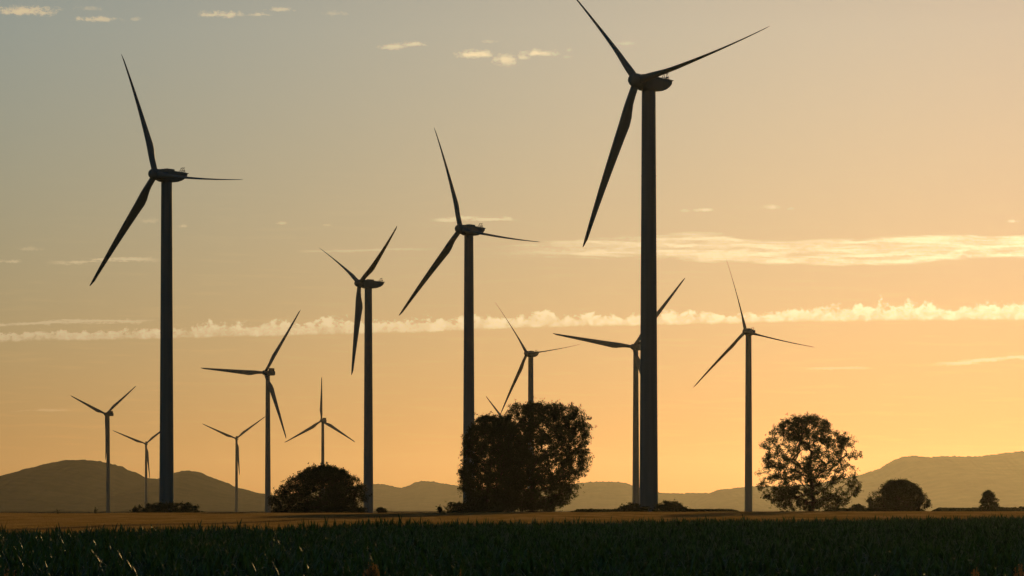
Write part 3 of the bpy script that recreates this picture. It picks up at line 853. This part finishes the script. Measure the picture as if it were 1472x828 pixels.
    # single thin streaks
    def streak(pts, half, amp, x_fade):
        cc = g.curve(U, [uv(*p) for p in pts], 100, 500)
        d = g.m('DIVIDE', g.m('SUBTRACT', V, g.m('ADD', cc, g.m('MULTIPLY', c3, 5.))), half)
        m = g.step(g.m('ADD', g.m('SUBTRACT', 1.0, g.m('ABSOLUTE', d)), g.m('ADD', g.m('MULTIPLY', c2, 3.4), g.m('MULTIPLY', c4, 1.6))), 0.1, 0.9)
        lo0, lo1, hi0, hi1 = [uv(v, 350)[0] for v in x_fade]
        f = g.m('MULTIPLY', g.step(U, lo0, lo1), g.m('SUBTRACT', 1.0, g.step(U, hi0, hi1)))
        masks.append(g.m('MULTIPLY', g.m('MULTIPLY', m, f), amp))
    streak([(-200, 467), (0, 466), (100, 463), (240, 460), (400, 458)], 4, 0.38, (-150, -60, 180, 235))
    streak([(0, 380), (100, 377), (170, 373), (240, 374), (400, 380)], 5, 0.45, (60, 110, 190, 240))
    streak([(400, 362), (480, 360), (700, 357)], 3, 0.22, (420, 460, 560, 640))
    streak([(500, 318), (620, 316), (680, 314), (760, 316)], 4, 0.45, (615, 640, 720, 750))
    streak([(1250, 530), (1340, 524), (1400, 519), (1472, 514), (1700, 500)], 4, 0.40, (1330, 1380, 1650, 1700))
    streak([(1100, 532), (1210, 529), (1260, 528)], 3, 0.25, (1150, 1180, 1230, 1260))
    streak([(0, 592), (60, 590), (150, 590)], 2, 0.15, (10, 40, 80, 110))
    # small puffs: flat feet, ragged tops
    for (px, py, hw, hh, amp) in [(37, 17, 44, 9.5, .8), (140, 28, 36, 5.5, .6), (127, 13, 20, 4.5, .25), (196, 28, 8, 3.5, .25), (313, 21, 31, 7, .7), (345, 21, 8, 5, .3), (372, 21, 20, 4, .45), (402, 14, 20, 4.5, .45),
                                  (482, 20, 18, 5, .22), (565, 68, 22, 6.5, .6), (593, 64, 18, 5, .65), (683, 79, 27, 8, .85), (727, 87, 18, 11, .65), (775, 77, 26, 6.5, .75), (752, 83, 10, 5, .5), (705, 60, 14, 4, .2), (818, 72, 6, 3.5, .22), (15, 376, 20, 4, .42),
                                  (45, 358, 18, 4, .2), (262, 325, 9, 4.5, .35), (215, 318, 14, 7, .2), (405, 321, 9, 3.5, .35), (471, 324, 9, 3, .2), (728, 315, 12, 3.5, .35), (985, 303, 8, 3, .25), (1013, 302, 17, 3.5, .5), (1108, 298, 12, 3.5, .35),
                                  (1138, 300, 8, 3, .3), (1455, 318, 13, 3, .5), (898, 63, 14, 4, .2), (815, 82, 8, 3, .15)]:
        u0, v0 = uv(px, py)
        du = g.m('DIVIDE', g.m('SUBTRACT', U, u0), hw); dv = g.m('DIVIDE', g.m('SUBTRACT', V, v0), hh)
        dv = g.m('MAXIMUM', dv, g.m('MULTIPLY', dv, -1.5))
        rr = g.m('SQRT', g.m('ADD', g.m('MULTIPLY', du, du), g.m('MULTIPLY', dv, dv)))
        m = g.step(g.m('ADD', g.m('SUBTRACT', 1.08, rr), g.m('ADD', g.m('MULTIPLY', c1, 2.0), g.m('MULTIPLY', c4, 1.9))), -0.05, 1.05)
        masks.append(g.m('MULTIPLY', m, amp))
    tot = masks[0]
    for m in masks[1:]: tot = g.m('MAXIMUM', tot, m)
    front = g.step(y, 0.5, 0.7)
    tot = g.m('MULTIPLY', tot, front)
    # faint broad veils low over the hills
    veil = g.m('MULTIPLY', g.step(g.noise(Ps, 0.9, 4, 0.5), 0.50, 0.72), g.m('MULTIPLY', g.step(V, 20, 110), g.m('SUBTRACT', 1.0, g.step(V, 150, 620))))
    def gain(c0, k, fac):
        mx = nt.nodes.new('ShaderNodeMix'); mx.data_type = 'RGBA'; mx.blend_type = 'MULTIPLY'
        L.new(fac, mx.inputs[0]); L.new(c0, mx.inputs[6]); mx.inputs[7].default_value = (*k, 1)
        return mx.outputs[2]
    c = gain(sky.outputs[0], (1.05, 1.045, 1.03), veil)
    # low layers of evening air are warmer than the model's
    def mixc(fac, a_, b_):
        mx = nt.nodes.new('ShaderNodeMix'); mx.data_type = 'RGBA'
        L.new(fac, mx.inputs[0]); mx.inputs[6].default_value = (*a_, 1); mx.inputs[7].default_value = (*b_, 1)
        return mx.outputs[2]
    def times(c0, k):
        mx = nt.nodes.new('ShaderNodeMix'); mx.data_type = 'RGBA'; mx.blend_type = 'MULTIPLY'; mx.inputs[0].default_value = 1
        L.new(c0, mx.inputs[6]); L.new(k, mx.inputs[7]); return mx.outputs[2]
    up = g.lin(V, 0, 690, 0, 1); across = g.lin(U, -700, 760, 0, 1)
    c = times(times(c, mixc(up, LOW, HIGH)), mixc(across, LEFT, RIGHT))
    cl = nt.nodes.new('ShaderNodeMix'); cl.data_type = 'RGBA'
    L.new(tot, cl.inputs[0]); L.new(c, cl.inputs[6]); L.new(mixc(across, (23., 17.6, 10.4), (42., 32.5, 18.0)), cl.inputs[7])
    c = cl.outputs[2]
    L.new(c, bg.inputs[0])
    w.cycles.sampling_method = 'MANUAL'; w.cycles.sample_map_resolution = 1024

build_world()

sun = bpy.data.lights.new('sun', 'SUN'); sun.energy = 3.0; sun.angle = R(0.53); sun.color = (1.0, 0.62, 0.22)
so = bpy.data.objects.new('sun', sun); COL.objects.link(so)
sd = Vector((math.sin(R(SUN_AZ)) * math.cos(R(SUN_EL)), math.cos(R(SUN_AZ)) * math.cos(R(SUN_EL)), math.sin(R(SUN_EL))))
so.rotation_euler = (-sd).to_track_quat('-Z', 'Y').to_euler()


def build_haze(density):
    m = bpy.data.materials.new('haze'); m.use_nodes = True
    nt = m.node_tree; nt.nodes.remove(nt.nodes['Principled BSDF'])
    v = nt.nodes.new('ShaderNodeVolumePrincipled')
    v.inputs['Color'].default_value = (0.95, 0.91, 0.80, 1); v.inputs['Density'].default_value = density; v.inputs['Anisotropy'].default_value = 0.8
    nt.links.new(v.outputs[0], nt.nodes['Material Output'].inputs['Volume'])
    b = MB(); b.box(-8200, 8200, -2700, 28800, -2.0, 378.0)
    o = obj('haze', b.mesh('haze'), m)
    tag(o, 'thin warm evening haze lying over the plain', 'haze', kind='stuff')

build_haze(5.4e-6)

# ---------------------------------------------------------------- camera and render settings
cam = bpy.data.cameras.new('camera'); cam.lens = LENS; cam.sensor_width = 36
cam.shift_y = (HY - H0 / 2) / W0; cam.clip_start = 0.5; cam.clip_end = 60000
co = bpy.data.objects.new('camera', cam); COL.objects.link(co)
co.location = (0, 0, ZC); co.rotation_euler = (PI / 2, 0, 0)
SC.camera = co
vs = SC.view_settings
vs.view_transform = 'Standard'; vs.look = 'None'; vs.gamma = 1; vs.use_curve_mapping = False; vs.exposure = -0.9
SC.render.engine = 'CYCLES'
cy = SC.cycles
cy.max_bounces = 6; cy.diffuse_bounces = 2; cy.glossy_bounces = 2; cy.transmission_bounces = 3; cy.volume_bounces = 0; cy.transparent_max_bounces = 8
cy.use_denoising = True; cy.use_adaptive_sampling = False
